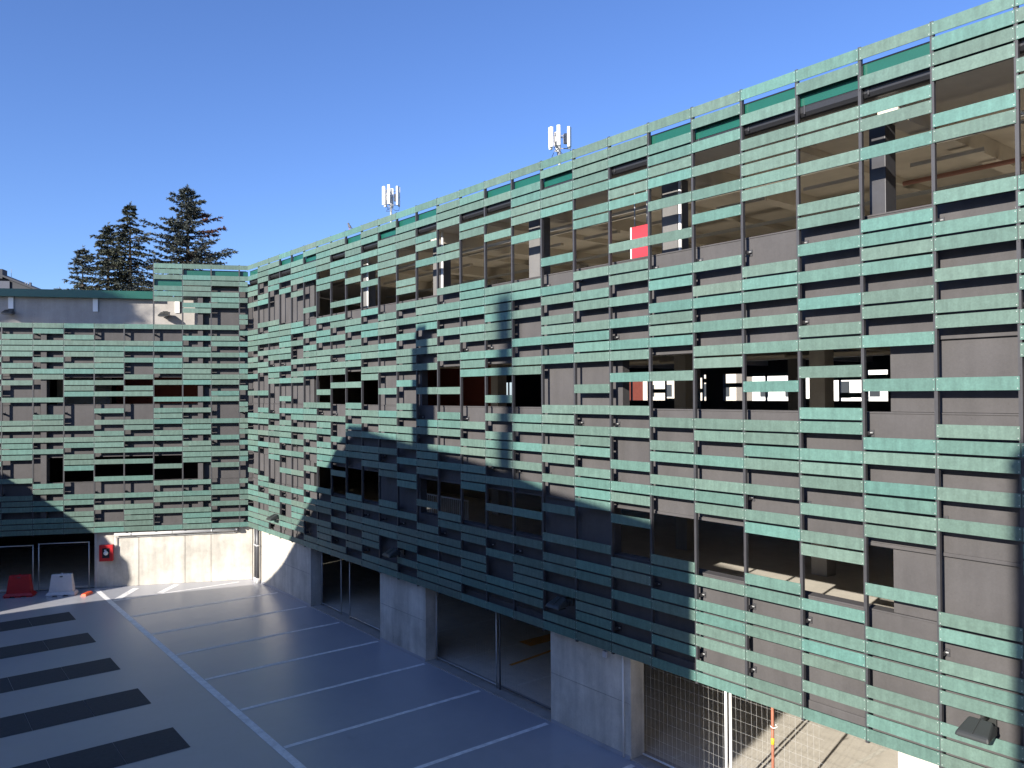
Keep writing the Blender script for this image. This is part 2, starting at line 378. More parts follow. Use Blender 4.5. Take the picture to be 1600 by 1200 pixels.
# wall bands and solid infill
def sb(b): return -b*BW
YC = .158
T = .22
def wallbox(y0, y1, z0, z1, name='wall_panel', m='wall', x0=E, t=T): return gpart(MB().box(x0, x0+t, y0, y1, z0, z1), name, m)
for z0, z1 in ((2.17, 4.10), (5.15, 7.12), (8.25, 10.15)):
    wallbox(YC, YEND, z0, z1)
    gpart(MB().box(E-.012, E+T+.03, YC, YEND, z1+.002, z1+.03), 'parapet_cap', 'wall', bevel=.006)
for z0, z1, segs in ((4.135, 5.148, ((0, 5.25), (9.55, 11.8), (16.68, 18.85), (24.29, 31.7))),
                     (7.155, 8.248, ((0, 5.27), (9.6, 11.88), (16.7, 19.1), (24.28, 31.7))),
                     (10.185, 12.0, ((0, 5.3),))):
    for a, b in segs:
        wallbox(sb(a) if a else YC, sb(b), z0, z1, 'wall_panel', 'wall', E+.02, T-.02)
# lit lintel ledges (small drip profile)
for z in (5.15, 8.25):
    gpart(MB().box(E-.035, E-.002, sb(5.3), sb(31.7), z-.05, z+.004), 'drip_edge', 'wall', bevel=.008)
gpart(MB().box(E-.045, E-.002, YC-.2, YEND, 2.165, 2.43), 'base_ledge', 'wall', bevel=.018)
# ground floor concrete walls
for y0, y1 in ((.178, -5.33), (-10.29, -12.88), (-18.17, -20.64), (-26.08, -28.6)):
    gpart(MB().box(E+.02, E+.42, y0, y1, .0, 2.168), 'concrete_pier', 'conc', bevel=.008)
    gpart(MB().box(E+.012, E+.0185, y0-.02, y1+.02, 1.13, 1.142), 'form_joint', 'concdark')
    gpart(MB().box(E+.004, E+.0185, y0-.02, y1+.02, .003, .09), 'skirting', 'floor')
gpart(MB().box(E+.02, E+.55, -5.34, -34, -.02, .03), 'threshold_kerb', 'concdark')
# fascia, gutter, roof
XR = 16.5
bis = Vector((1, 0, 0))+NL
cx = XR; cy = YC+(XR-E)*bis.y/bis.x       # far inner corner on the bisector
gpart(MB().box(.115, .155, .05, YEND, 12.14, 12.475), 'roof_fascia', 'green')
gpart(MB().box(.105, .30, .06, YEND, 12.477, 12.495), 'fascia_cap', 'gutter')
gpart(MB().box(.158, E+.11, .06, YEND, 12.13, 12.40), 'eave_board', 'gutter')
gm = MB(); ga = [(E+.02-.10*math.sin(t), 12.12-.10*(1-math.cos(t))*.95) for t in [i*math.pi/2/5 for i in range(6)]]
prof = [(E+.02, 12.128), (.10, 12.128), (.088, 12.10), (.095, 12.02), (.135, 11.965), (.18, 11.95), (E+.02, 11.95)]
o_ = len(gm.v)
for y in (YC-.1, YEND): gm.v += [(x, y, z) for x, z in prof]
n_ = len(prof)
for i in range(n_): j = (i+1) % n_; gm.f.append([i, j, n_+j, n_+i]); gm.mi.append(0)
gm.f.append(list(range(n_))); gm.f.append(list(range(2*n_-1, n_-1, -1))); gm.mi += [0, 0]
gpart(gm, 'gutter', 'gutter')
for b in range(2, 31): gpart(MB().box(.083, .1, sb(b)-.11, sb(b)-.09, 11.99, 12.13), 'gutter_strap', 'rail')
roofpoly = [(E+.11, YEND), (XR+.3, YEND), (XR+.3, cy+.2), (E+.11, YC+.07)]
gpart(MB().prism(roofpoly, 12.10, 12.45), 'roof_slab', ['green'])
gpart(MB().prism([(E+.02, YEND), (XR, YEND), (XR, cy), (E+.02, YC)], 12.0, 12.098), 'ceiling', 'soffit')
for z in (3.10, 6.10, 9.15):
    gpart(MB().prism([(E+T+.002, YEND), (XR, YEND), (XR, cy), (E+T+.002, YC+.14)], z-.30, z), 'deck_slab', 'slab')
gpart(MB().prism([(E+.55, YEND), (XR, YEND), (XR, cy), (E+.55, YC+.3)], -.02, .006), 'garage_floor', 'slab')
# deck soffit beams running into the depth, and along
for zc in (12.0, 8.85, 5.80, 2.80):
    for b in range(4, 32, 4):
        y = sb(b)-.2
        gpart(MB().box(E+T+.01, XR-.3, y-.16, y+.16, zc-.32, zc-.002), 'ceiling_beam', 'soffit')
    for b in range(6, 31, 4):
        y = sb(b)-.2
        gpart(MB().box(E+T+.01, XR-.3, y-.05, y+.05, zc-.14, zc-.002), 'ceiling_beam', 'soffit')
    for x in (5.6, 11.0): gpart(MB().box(x-.15, x+.15, YEND+.2, -1.5, zc-.34, zc-.323), 'cable_tray', 'galv')
# services under the ceilings
for zc in (12.0, 8.85):
    for x, r in ((1.6, .05), (2.0, .035), (4.2, .045), (8.0, .05)):
        gpart(MB().tube([(x, -24.4 if x == 4.2 else (-4 if zc > 9 else -12), zc-.42), (x, YEND+.5, zc-.42)], r, 8), 'service_pipe', 'rosypipe' if x == 4.2 else 'soffit', smooth=True)
    for b in range(6, 31, 2):
        for x in (3.0, 7.0):
            y = sb(b)
            lo = gpart(MB().box(x-.05, x+.05, y-.62, y+.62, zc-.47, zc-.40), 'strip_light', 'soffit')
for b in (8.22, 12.25, 16.2, 20.08, 24.0):
    y = sb(b)
    cw = .13 if b > 23 else .2
    gpart(MB().box(E+.28, E+.62, y-cw, y+cw, 9.16, 11.67), 'column', 'rail' if b > 23 else 'colgrey', bevel=.01)  # near-end column coloured dark to stand in for its shade
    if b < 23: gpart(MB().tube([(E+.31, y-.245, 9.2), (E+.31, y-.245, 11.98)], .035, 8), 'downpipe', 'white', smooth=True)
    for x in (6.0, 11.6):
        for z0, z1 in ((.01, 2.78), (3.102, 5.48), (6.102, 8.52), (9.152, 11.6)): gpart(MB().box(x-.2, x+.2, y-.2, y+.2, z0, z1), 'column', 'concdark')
# far outer wall with its own openings, rails and some slats
FX = XR
for z0, z1 in ((-.02, 4.10), (5.15, 7.12), (8.25, 10.15)): gpart(MB().box(FX, FX+.25, YEND, cy+.1, z0, z1), 'rear_wall', 'wall')
fo = [(-34, -20.6), (-17.0, -15.2), (-9.8, -7.0), (-5.9, -2.0), (3.0, 5.3), (8.6, cy)]
for z0, z1 in ((7.121, 8.249), (4.101, 5.149), (10.151, 12.0)):
    for a, b in ((-34, -21.2), (-19.1, -17.9), (-10.8, -9.9), (-4.6, 3.6), (7.4, cy)):
        gpart(MB().box(FX+.02, FX+.22, a, b, z0, z1), 'rear_wall', 'wall')
rr = MB()
y = -33.0
while y < cy: rr.box(FX+.42, FX+.50, y-.03, y+.03, 2.2, 12.7); y += BW
gpart(rr, 'rear_rail', 'rail')
rs = MB(); y = -33.0; rnd = random.Random(5); i = 0
while y < cy:
    mis = missing(i % 12+1); i += 1
    for k in range(NROW):
        if k in mis and k > 14: continue
        if 18 <= k <= 26 and rnd.random() < .45: continue
        rs.box(FX+.51, FX+.523, y+.006, y+BW-.006, slat_z(k), slat_z(k)+SH)
    y += BW
tag(gpart(rs, 'rear_slat', 'slat'), kind='stuff')
gpart(MB().box(E+.3, XR, YEND-.22, YEND-.002, 0, 12.0), 'end_wall', 'wall')
pv = Vector((bis.x, bis.y, 0)).normalized(); pn = Vector((-pv.y, pv.x, 0))*.1
pa = Vector((E, YC, 0))+pv*2.6; pb = Vector((XR, cy, 0))-pv*.3
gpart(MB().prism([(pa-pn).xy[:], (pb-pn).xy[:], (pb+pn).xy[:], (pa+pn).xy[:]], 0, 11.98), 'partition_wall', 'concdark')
# red stair core inside
gpart(MB().box(8.0, 8.25, -6.0, 5.0, 6.102, 8.85), 'interior_wall', 'redwall')
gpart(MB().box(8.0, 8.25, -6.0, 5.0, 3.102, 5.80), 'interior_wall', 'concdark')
# stair railing on the low deck
rl = MB().box(2.9, 2.95, -11.2, -6.5, 4.06, 4.10)
for i in range(40): rl.box(2.915, 2.935, -11.2+i*.118, -11.2+i*.118+.022, 3.102, 4.06)
gpart(rl, 'deck_railing', 'white')  # light bar colour stands in for sunlight on the railing
gpart(MB().tube([(2.4, -8.0, 3.102), (2.4, -8.0, 4.55)], .05, 8), 'deck_railing', 'white')
# floor marks in the garage
for y in (-23.6, -21.1, -18.5, -15.9, -13.3, -10.7, -8.1):
    l_ = line(.95, y, 5.9, y, .11, .011, 'linedim'); l_.parent = G; l_.matrix_parent_inverse = Matrix.Translation(-GO)
for (x0, y0, x1, y1, w) in ((3.4, -13.4, 6.4, -13.4, .55), (1.9, -14.6, 6.4, -14.0, .12)):
    l_ = line(x0, y0, x1, y1, w, .013, 'orangepaint'); l_.parent = G; l_.matrix_parent_inverse = Matrix.Translation(-GO)
# small things fixed to a pier
gpart(MB().tube([(E-.0, -20.45, .02), (E-.0, -20.45, 2.25)], .022, 8), 'conduit', 'white', smooth=True)
gpart(MB().box(E-.05, E+.019, -20.02, -19.90, 1.93, 2.06), 'junction_box', 'whiteplastic', bevel=.01)
# two downpipes by the corner
for y, r in ((-.42, .05), (-.68, .075)):
    gpart(MB().tube([(E-.12, y, .22), (E-.12, y, 2.5)], r, 12), 'downpipe', 'dpipe', smooth=True)
    gpart(MB().tube([(E-.12, y, .0), (E-.12, y, .22)], r*1.08, 12), 'downpipe_shoe', 'pipe', smooth=True)
    gpart(MB().tube([(E-.12, y, 1.48), (E-.12, y, 1.53)], r*1.2, 12), 'downpipe_clip', 'pipe', smooth=True)

# ------------------------------------------------------------------ left wing
W = thing('garage_wing', 'lower garage wing with green slats and terrace behind, closing the courtyard', 'garage', (0, 0, 0), LROT)
WM = Matrix.Rotation(LROT, 4, 'Z')      # local x = along wing, local -y = into building
# local frame: x=l, y=-depth
def wpart(mb, name, mats, parent=None, **k):
    o = build(mb, name, mats, parent or W, **k); return o
LEND = 13.5
LP = {0: OWN[12], 1: '1,4,8-10,12,15,17,19,22,25-27,29,30,32,35,37-39,42,44,46', 2: '1,6,9,10,12,14,17,22,23,25,27,31,36-38,40,43',
      3: '3,7-10,12,13,16,20,22,23,25,29,32,34,35,37,38,40,43,45,46', 4: '12,13,16,18,19,21,24-27,30,32,34,36,37,39,40,42',
      5: '12,13,20,22,24,25,27,29,34,36,37,39,40,42,44,45', 6: '12,17,20,24-28,30,33,37-40,43', 7: '13,16,18,21-23,25,26,30,32,34-38,41,44',
      8: '12,17,20,22,23,25-27,30,35-37,39,40,44', 9: '12,13,16,18,19,21,24-27,30,32,34,36,37,39,40,42',
      10: '12,13,20,22,24,25,27,29,34,36,37,39,40,42,44,45', 11: '12,17,20,24-28,30,33,37-40,43'}
def slatx_mb(L, h=SH):
    m = MB().box(-L/2, L/2, -ST, 0, 0, h); m.mi[2] = 2
    for sx in (-1, 1):
        for z in (.026, h-.026): m.box(sx*(L/2-.022)-.0055, sx*(L/2-.022)+.0055, -.002, .003, z-.0055, z+.0055, 1)
    return m
wslat_me = slatx_mb(LW-.012).mesh('slat', ['slat', 'rivet', 'slatback'])
wslat0_me = slatx_mb(L0-.004).mesh('slat', ['slat', 'rivet', 'slatback'])
for b in range(0, 12):
    mis = rows(LP[b])
    for k in range(NROW):
        if k in mis or (b > 3 and k < 11): continue
        o = link('slat', wslat0_me if b == 0 else wslat_me, W)
        o.location = (L0/2 if b == 0 else L0+(b-.5)*LW, random.uniform(-.002, .002), slat_z(k)+random.uniform(-.002, .002))
        o.rotation_euler = (random.gauss(0, .006), 0, 0)
wr_hi = MB().box(-.025, .025, -.075, -.013, ZB-.005, ZT+.02).mesh('rail', 'rail')
wr_lo = MB().box(-.025, .025, -.075, -.013, ZB-.005, ZT-11*P+.02).mesh('rail', 'rail')
wb_me = MB().box(-.012, .03, -E+.002, -.08, -.03, .03).box(-.05, .07, -E+.003, -E+.012, -.055, .055).mesh('bracket', 'rail')
for n in range(0, 12):
    o = link('rail', wr_hi if n <= 3 else wr_lo, W); o.location = (L0+n*LW, 0, 0)
    for z in BRZ: link('bracket', wb_me, o, (0, 0, z))
LC = -.157
for z0, z1 in ((2.17, 4.10), (5.15, 7.12), (8.25, 10.15)):
    wpart(MB().box(LC, LEND, -E-T, -E, z0, z1), 'wall_panel', 'wall')
    wpart(MB().box(LC, LEND, -E-T-.03, -E+.012, z1+.002, z1+.03), 'parapet_cap', 'wall', bevel=.006)
for z0, z1 in ((4.135, 5.148), (7.155, 8.248)):
    for a, b in ((LC, 1.917), (7.39, LEND)): wpart(MB().box(a, b, -E-T, -E-.02, z0, z1), 'wall_panel', 'wall')
wpart(MB().box(LC, 1.75, -E-T, -E-.02, 10.185, 12.0), 'wall_panel', 'wall')
for a, b, zt in ((1.725, 1.915, 11.6), (7.39, 7.59, 10.1)):
    wpart(MB().box(a, b, -E-.02, -E+.16, 2.4, zt), 'pilaster', 'wall')
for z in (5.15, 8.25): wpart(MB().box(1.95, 7.35, -E+.002, -E+.035, z-.05, z+.004), 'drip_edge', 'wall', bevel=.008)
wpart(MB().box(LC+.2, LEND, -E+.002, -E+.045, 2.165, 2.43), 'base_ledge', 'wall', bevel=.018)
# concrete panels at ground level, then open bay
for a, b in ((-.14, 1.44), (1.455, 2.42), (2.435, 4.13), (4.145, 5.70)):
    wpart(MB().box(a, b, -E-.42, -E-.02, 0, 2.168), 'concrete_panel', 'conc', bevel=.008)
wpart(MB().box(-.1, 5.65, -E-.4, -E-.05, .05, 2.1), 'concrete_backing', 'concdark')
wpart(MB().box(5.66, 5.74, -E-.45, -E-.015, 0, 2.16), 'corner_trim', 'galv')
WD = 10.0
wpart(MB().box(LC, LEND, -WD, -E-T-.002, -.02, .006), 'garage_floor', 'slab')
for z in (3.10, 6.10, 9.15): wpart(MB().box(LC+.1, LEND, -WD, -E-T-.002, z-.29, z-.004), 'deck_slab', 'slab')
wpart(MB().box(LC, LEND, -WD-.2, -WD-.002, 0, 11.2), 'rear_wall', 'wall')
wpart(MB().box(LEND+.002, LEND+.2, -WD, -E, 0, 11.2), 'end_wall', 'wall')
wpart(MB().box(2.4, 5.9, -4.4, -4.2, 6.11, 8.78), 'interior_wall', 'redwall')
wpart(MB().box(5.95, 7.9, -3.2, -3.0, 6.11, 8.78), 'interior_wall', 'soffit')
wpart(MB().box(5.80, 5.95, -3.0, -2.8, 6.11, 8.78), 'interior_column', 'concdark')
# terrace level wall set back, eave and fascia
wpart(MB().box(1.95, LEND, -1.45, -1.2, 10.0, 10.86), 'terrace_wall', 'concdark')
wpart(MB().box(1.95, LEND, -1.45, -1.215, 10.862, 11.40), 'terrace_wall', 'concdark')
wpart(MB().box(3.60, LEND, -WD, -.93, 11.40, 11.70), 'terrace_roof', 'green')
wpart(MB().box(1.95, LEND, -1.19, -E-T-.002, 9.8, 10.0), 'terrace_floor', 'slab')
for l in (2.87, 5.95, 9.0): wpart(MB().box(l-.09, l+.09, -1.199, -1.15, 10.87, 11.39), 'terrace_pilaster', 'white')
# top of the taller end by the corner
wpart(MB().box(.0, 2.45, -.155, -.115, 12.14, 12.475), 'roof_fascia', 'green')
wpart(MB().box(2.452, 3.54, -.155, -.115, 11.80, 12.20), 'roof_fascia', 'green')
wpart(MB().box(.06, 2.46, -.30, -.105, 12.477, 12.495), 'fascia_cap', 'gutter')
wpart(MB().box(.2, 2.44, -E-.02, -.09, 11.96, 12.12), 'gutter', 'gutter', bevel=.03)
wpart(MB().box(LC+.3, 3.56, -WD, -E-.115, 12.10, 12.14), 'roof_slab', 'green')
wpart(MB().box(LC+.3, 3.54, -WD, -E-.12, 11.99, 12.098), 'ceiling', 'soffit')
# overhead pipe along the concrete wall and at the corner
wpart(MB().tube([(5.0, -E+.12, 2.06), (.42, -E+.12, 2.06)], .062, 12), 'drain_pipe', 'pipe', smooth=True)
wpart(MB().tube([(.50, -E+.12, 2.06), (.36, -E+.12, 2.06)], .085, 12), 'pipe_collar', 'dpipe', smooth=True)
for l in (1.4, 2.9, 4.4): wpart(MB().tube([(l-.02, -E+.12, 2.06), (l+.02, -E+.12, 2.06)], .075, 12), 'pipe_clip', 'galv', smooth=True)
wpart(MB().tube([(4.98, -E+.03, 1.93), (.5, -E+.03, 1.93)], .015, 6), 'conduit', 'galv')
wpart(MB().tube([(4.98, -E+.05, 1.98), (4.98, -E+.05, 1.55)], .02, 6), 'conduit', 'white')

# ------------------------------------------------------------------ fire hose cabinet
fh = thing('fire_hose_cabinet', 'red fire hose cabinet with dark window on concrete wall', 'fire cabinet')
fh.matrix_world = WM @ Matrix.Translation((5.29, -E-.015, 1.05))
build(MB().box(-.24, .24, .005, .16, 0, .62), 'cabinet_body', 'redplastic', fh, bevel=.012)
build(MB().box(-.245, .245, .161, .18, -.005, .625), 'door_frame', 'redplastic', fh, bevel=.006)
build(MB().box(-.13, .13, .181, .187, .12, .5), 'window_pane', 'glass', fh)
build(MB().tube([(0, .189, .31), (0, .20, .31)], .085, 14), 'hose_reel', 'white', fh, smooth=True)
build(MB().box(-.02, .06, .19, .205, .40, .45), 'nozzle', 'whiteplastic', fh)

# ------------------------------------------------------------------ floodlights
def floodlight(name, label, Mx, grp, arm=.32):
    t = thing(name, label, 'floodlight', group=grp); t.matrix_world = Mx
    # local: +y out of wall, x along wall
    build(MB().box(-.07, .07, 0, .02, -.07, .07), 'wall_plate', 'black', t, bevel=.005)
    build(MB().tube([(0, .02, 0), (0, arm, .03)], .022, 8), 'arm', 'black', t, smooth=True)
    h = MB(); a = arm
    h.quadbox([(-.21, a-.05, -.11), (.21, a-.05, -.11), (.225, a+.30, -.15), (-.225, a+.30, -.15), (-.15, a-.02, .06), (.15, a-.02, .06), (.20, a+.26, -.075), (-.20, a+.26, -.075)])
    build(h, 'housing', 'lamp', t, bevel=.028, smooth=False)
    build(MB().box(-.18, .18, a+.02, a+.26, -.158, -.150), 'lens', 'glass', t)
    build(MB().quadbox([(-.008, a, .05), (.008, a, .05), (.008, a+.255, -.085), (-.008, a+.255, -.085), (-.008, a, .068), (.008, a, .068), (.008, a+.265, -.066), (-.008, a+.265, -.066)]), 'cooling_rib', 'lamp', t, bevel=.004)
    build(MB().box(-.17, .17, a-.12, a-.04, -.12, -.02), 'ballast_box', 'black', t, bevel=.01)
    build(MB().box(-.10, .10, .02, .06, -.14, .10), 'bracket', 'black', t, bevel=.006)
RF = Matrix.Rotation(math.pi/2, 4, 'Z')   # local +y -> world -x
for b, lab in ((2.79, 'floodlight low on the slats by the inner corner pipes'), (10.96, 'floodlight above first concrete pier after the corner opening'), (17.65, 'floodlight above the second free-standing concrete pier'),
               (25.52, 'sunlit dark floodlight sticking out between the lowest green slats')):
    floodlight('floodlight', lab, Matrix.Translation((E, -b*BW, 2.98)) @ RF, 'floodlights along the slatted facade')
for l, lab in ((3.33, 'floodlight on terrace wall beside the taller slatted corner'), (9.0, 'floodlight on terrace wall away from the taller corner')):
    floodlight('floodlight', lab, WM @ Matrix.Translation((l, -1.2, 10.83)), 'floodlights on the terrace wall', .2)

# ------------------------------------------------------------------ red sign hanging in the top deck
s = thing('sign_board', 'red sign box with white edge hanging in the top deck opening', 'sign', (.70, -20.6, 10.28))
build(MB().box(-.03, .03, -.26, .21, 0, .66), 'sign_face', 'redsign', s, bevel=.004)
build(MB().box(-.032, .034, .211, .245, 0, .66), 'edge_strip', 'white', s)
build(MB().box(.0, .02, -.2, -.18, .66, 1.72), 'hanger', 'galv', s); build(MB().box(.0, .02, .14, .16, .66, 1.72), 'hanger', 'galv', s)

# ------------------------------------------------------------------ fences
def wire_mesh(w, h, z0=.12, dx=.11, dz=.2, wr=.0028):
    m = MB(); x = 0
    rnd = random.Random(int(w*1000))
    while x <= w+.001:
        k = rnd.uniform(-.012, .012)
        m.tube([(x, 0, z0), (x+k, .006, (z0+h)/2), (x, 0, h)], wr, 4); x += dx
    z = z0
    while z <= h+.001: m.tube([(0, .004, z), (w, .004, z)], wr, 4); z += dz
    return m
def fence(name, label, p0, p1, h, grp, mats='galv', posts=(0, 1), top=True, rp=.021):
    a, b = Vector((*p0, 0)), Vector((*p1, 0)); d = b-a; w = d.length
    t = thing(name, label, 'fence', (a.x, a.y, 0), math.atan2(d.y, d.x), grp)
    for q in posts: build(MB().tube([(q*w, 0, .0), (q*w, 0, h)], rp, 8), 'post', mats, t, smooth=True)
    if top: build(MB().tube([(0, 0, h-.02), (w, 0, h-.02)], rp*.9, 8), 'top_rail', mats, t, smooth=True)
    build(MB().tube([(0, 0, .12), (w, 0, .12)], rp*.8, 8), 'bottom_rail', mats, t, smooth=True)
    build(wire_mesh(w, h-.03, wr=.0016 if mats == 'white' else .0012), 'wire_mesh', 'wire' if mats == 'white' else 'dpipe', t)  # mesh outside the sun gets a darker colour in place of shade
    return t
FG = 'temporary fences closing the garage openings'
def lp2(l, d): v = LL*l+NL*d; return (v.x, v.y)
fence('mesh_fence', 'mesh fence panel beside the concrete wall, behind the white barrier', lp2(5.90, .12), lp2(7.66, .12), 1.84, FG)
fence('mesh_fence', 'mesh fence panel behind the red barrier', lp2(7.86, .12), lp2(10.4, .05), 1.80, FG)
fence('mesh_fence', 'dim mesh fence panel in first opening next to the corner wall', (.62, -5.5), (.60, -7.03), 2.25, FG)
fence('mesh_fence', 'dim mesh fence panel between first opening middle and first pier', (.60, -7.66), (.60, -10.2), 2.25, FG)
fence('mesh_fence', 'dim mesh fence panel filling half of the second opening, touching first pier', (.55, -13.0), (.55, -15.77), 2.25, FG)
fence('mesh_fence', 'dim mesh fence panel filling half of the second opening, touching second pier', (.56, -15.9), (.56, -18.1), 2.25, FG, mats='dpipe')
fence('mesh_fence', 'sunlit white mesh fence beside the second pier', (.50, -20.75), (.50, -22.80), 2.25, FG, mats='white', posts=(1,), rp=.026)
fence('mesh_fence', 'sunlit white mesh fence with the orange pole', (.50, -22.90), (.50, -24.75), 2.25, FG, mats='white', posts=(0,), rp=.026)
t = thing('marker_pole', 'rusty orange pole with yellow tape behind the white mesh fence', 'pole', (.44, -23.82, 0))
build(MB().tube([(0, 0, .0), (0, 0, 2.3)], .027, 10), 'pole', 'orangepole', t, smooth=True)
build(MB().tube([(0, 0, 1.36), (0, 0, 1.47)], .030, 10), 'tape', 'yellow', t, smooth=True)
build(MB().tube([(0, 0, 1.62), (0, 0, 1.68)], .034, 10), 'clamp', 'orangepole', t, smooth=True)
build(MB().tube([(.0+.07*math.cos(a), -.03+.06*math.sin(a), 1.68+.01*math.sin(3*a)) for a in [i*.6 for i in range(9)]], .008, 6), 'wire_tie', 'white', t)
build(MB().box(-.16, .16, -.16, .16, .0, .03), 'base_plate', 'orangepole', t)

# ------------------------------------------------------------------ barriers
def barrier(label, m, px, py, rz):
    t = thing('plastic_barrier', label, 'barrier', (px, py, 0), rz, 'water-filled plastic barriers by the fence')
    b = MB(); b.quadbox([(-.42, -.17, .14), (.42, -.17, .14), (.42, .17, .14), (-.42, .17, .14), (-.345, -.09, .80), (.345, -.09, .80), (.345, .09, .80), (-.345, .09, .80)])
    build(b, 'barrier_body', m, t, bevel=.02)
    f = MB()
    f.quadbox([(-.52, -.24, .05), (.52, -.24, .05), (.52, .24, .05), (-.52, .24, .05), (-.45, -.185, .155), (.45, -.185, .155), (.45, .185, .155), (-.45, .185, .155)])
    build(f, 'foot', m, t, bevel=.012)
    for x in (-.38, .0, .38): build(MB().box(x-.10, x+.10, -.22, .22, 0, .052), 'skid', m, t)
    build(MB().tube([(0, 0, .80), (0, 0, .83)], .04, 10), 'filler_cap', m, t, smooth=True)
    build(MB().box(-.05, .05, -.125, -.10, .70, .735), 'grip', 'dpipe', t)
rb = math.atan2(-LL.y, -LL.x)
barrier('red water-filled plastic barrier standing before the fence', 'redplastic', -7.52, 3.06, rb)
barrier('white water-filled plastic barrier standing before the fence', 'whiteplastic', -6.26, 2.24, rb)
t = thing('orange_block', 'bright orange plastic fence foot lying at the end post', 'fence foot', (-5.52, 1.70, 0), R(52))
t.scale = (.8, .8, .8)
b = MB().quadbox([(-.34, -.13, 0), (.34, -.13, 0), (.34, .13, 0), (-.34, .13, 0), (-.28, -.09, .11), (.28, -.09, .11), (.28, .09, .11), (-.28, .09, .11)])
build(b, 'block', 'orange', t, bevel=.01)
for x in (-.15, 0, .15): build(MB().tube([(x, 0, .108), (x, 0, .114)], .025, 8), 'socket', 'black', t)

# ------------------------------------------------------------------ antennas on the roof
def antenna(label, x, y, zb, zt, seed):
    rnd = random.Random(seed); t = thing('antenna_mast', label, 'antenna', (x, y, 12.451), 0, 'mobile phone antennas on the roof')
    zb -= 12.451; zt -= 12.451
    build(MB().tube([(0, 0, 0), (0, 0, zt-.15)], .06, 8), 'mast', 'galv', t, smooth=True)
    build(MB().box(-.25, .25, -.25, .25, 0, .04), 'base_plate', 'galv', t)
    fm = MB()
    for z in (zb+.15, zb+.6, zt-.3):
        for a in range(3):
            an = R(200+a*120); fm.tube([(0, 0, z), (.42*math.cos(an), .42*math.sin(an), z)], .02, 6)
    build(fm, 'mount_frame', 'panelgrey', t)
    for a in range(3):
        for j in (-1, 1):
            an = R(200+a*120)+j*.42; w = .10 if j < 0 else .07; rr_ = .43
            c = Vector((rr_*math.cos(an), rr_*math.sin(an), 0)); dz = rnd.uniform(-.12, .1)
            m = MB().box(-.05, .06, -w, w, zb+.1+max(0, dz), zt+dz*.6-.03)
            m.xform(Matrix.Translation(c) @ Matrix.Rotation(an, 4, 'Z'))
            build(m, 'panel_antenna', 'white', t, bevel=.015)
        an = R(200+a*120); c = Vector((.26*math.cos(an), .26*math.sin(an), 0))
        build(MB().box(-.07, .07, -.08, .08, zb+.35, zb+.75).xform(Matrix.Translation(c)), 'radio_unit', 'panelgrey', t)
        build(MB().tube([(.45*math.cos(an), .45*math.sin(an), zb+.1), (.42*math.cos(an+.3), .42*math.sin(an+.3), zb-.12), (.2*math.cos(an), .2*math.sin(an), zb-.14), (.05*math.cos(an), .05*math.sin(an), zb)], .014, 5), 'cable', 'black', t)
antenna('mobile antenna mast whose bare mast foot shows above the roof edge', 10, 5.87, 17.55, 18.72, 3)
antenna('mobile antenna mast rising close to the roof, partly cut by top slat', 10, -7.75, 17.28, 18.25, 5)

# ------------------------------------------------------------------ bird
t = thing('bird', 'small grey pigeon perched on the top green slat', 'bird', (.005, -8.9, ZT+.002))
bm_ = bmesh.new()
bmesh.ops.create_uvsphere(bm_, u_segments=12, v_segments=8, radius=1, matrix=Matrix.Translation((0, 0, .10)) @ Matrix.Rotation(R(35), 4, 'X') @ Matrix.Diagonal((.045, .10, .05, 1)))
bmesh.ops.create_uvsphere(bm_, u_segments=10, v_segments=8, radius=.034, matrix=Matrix.Translation((0, .075, .195)))
bmesh.ops.create_cone(bm_, segments=6, radius1=.012, radius2=.001, depth=.04, cap_ends=True, matrix=Matrix.Translation((0, .115, .19)) @ Matrix.Rotation(R(-90), 4, 'X'))
bmesh.ops.create_cone(bm_, segments=8, radius1=.035, radius2=.03, depth=.10, cap_ends=True, matrix=Matrix.Translation((0, .055, .15)) @ Matrix.Rotation(R(-25), 4, 'X'))
me = bpy.data.meshes.new('body'); bm_.to_mesh(me); bm_.free(); me.materials.append(MT['bird']); link('body', me, t)
build(MB().quadbox([(-.03, -.17, .0), (.03, -.17, .0), (.02, -.05, .05), (-.02, -.05, .05), (-.03, -.17, .012), (.03, -.17, .012), (.02, -.05, .08), (-.02, -.05, .08)]), 'tail', 'bird', t)
for x in (-.015, .015): build(MB().tube([(x, .005, 0), (x, 0, .06)], .004, 5), 'leg', 'orange', t)

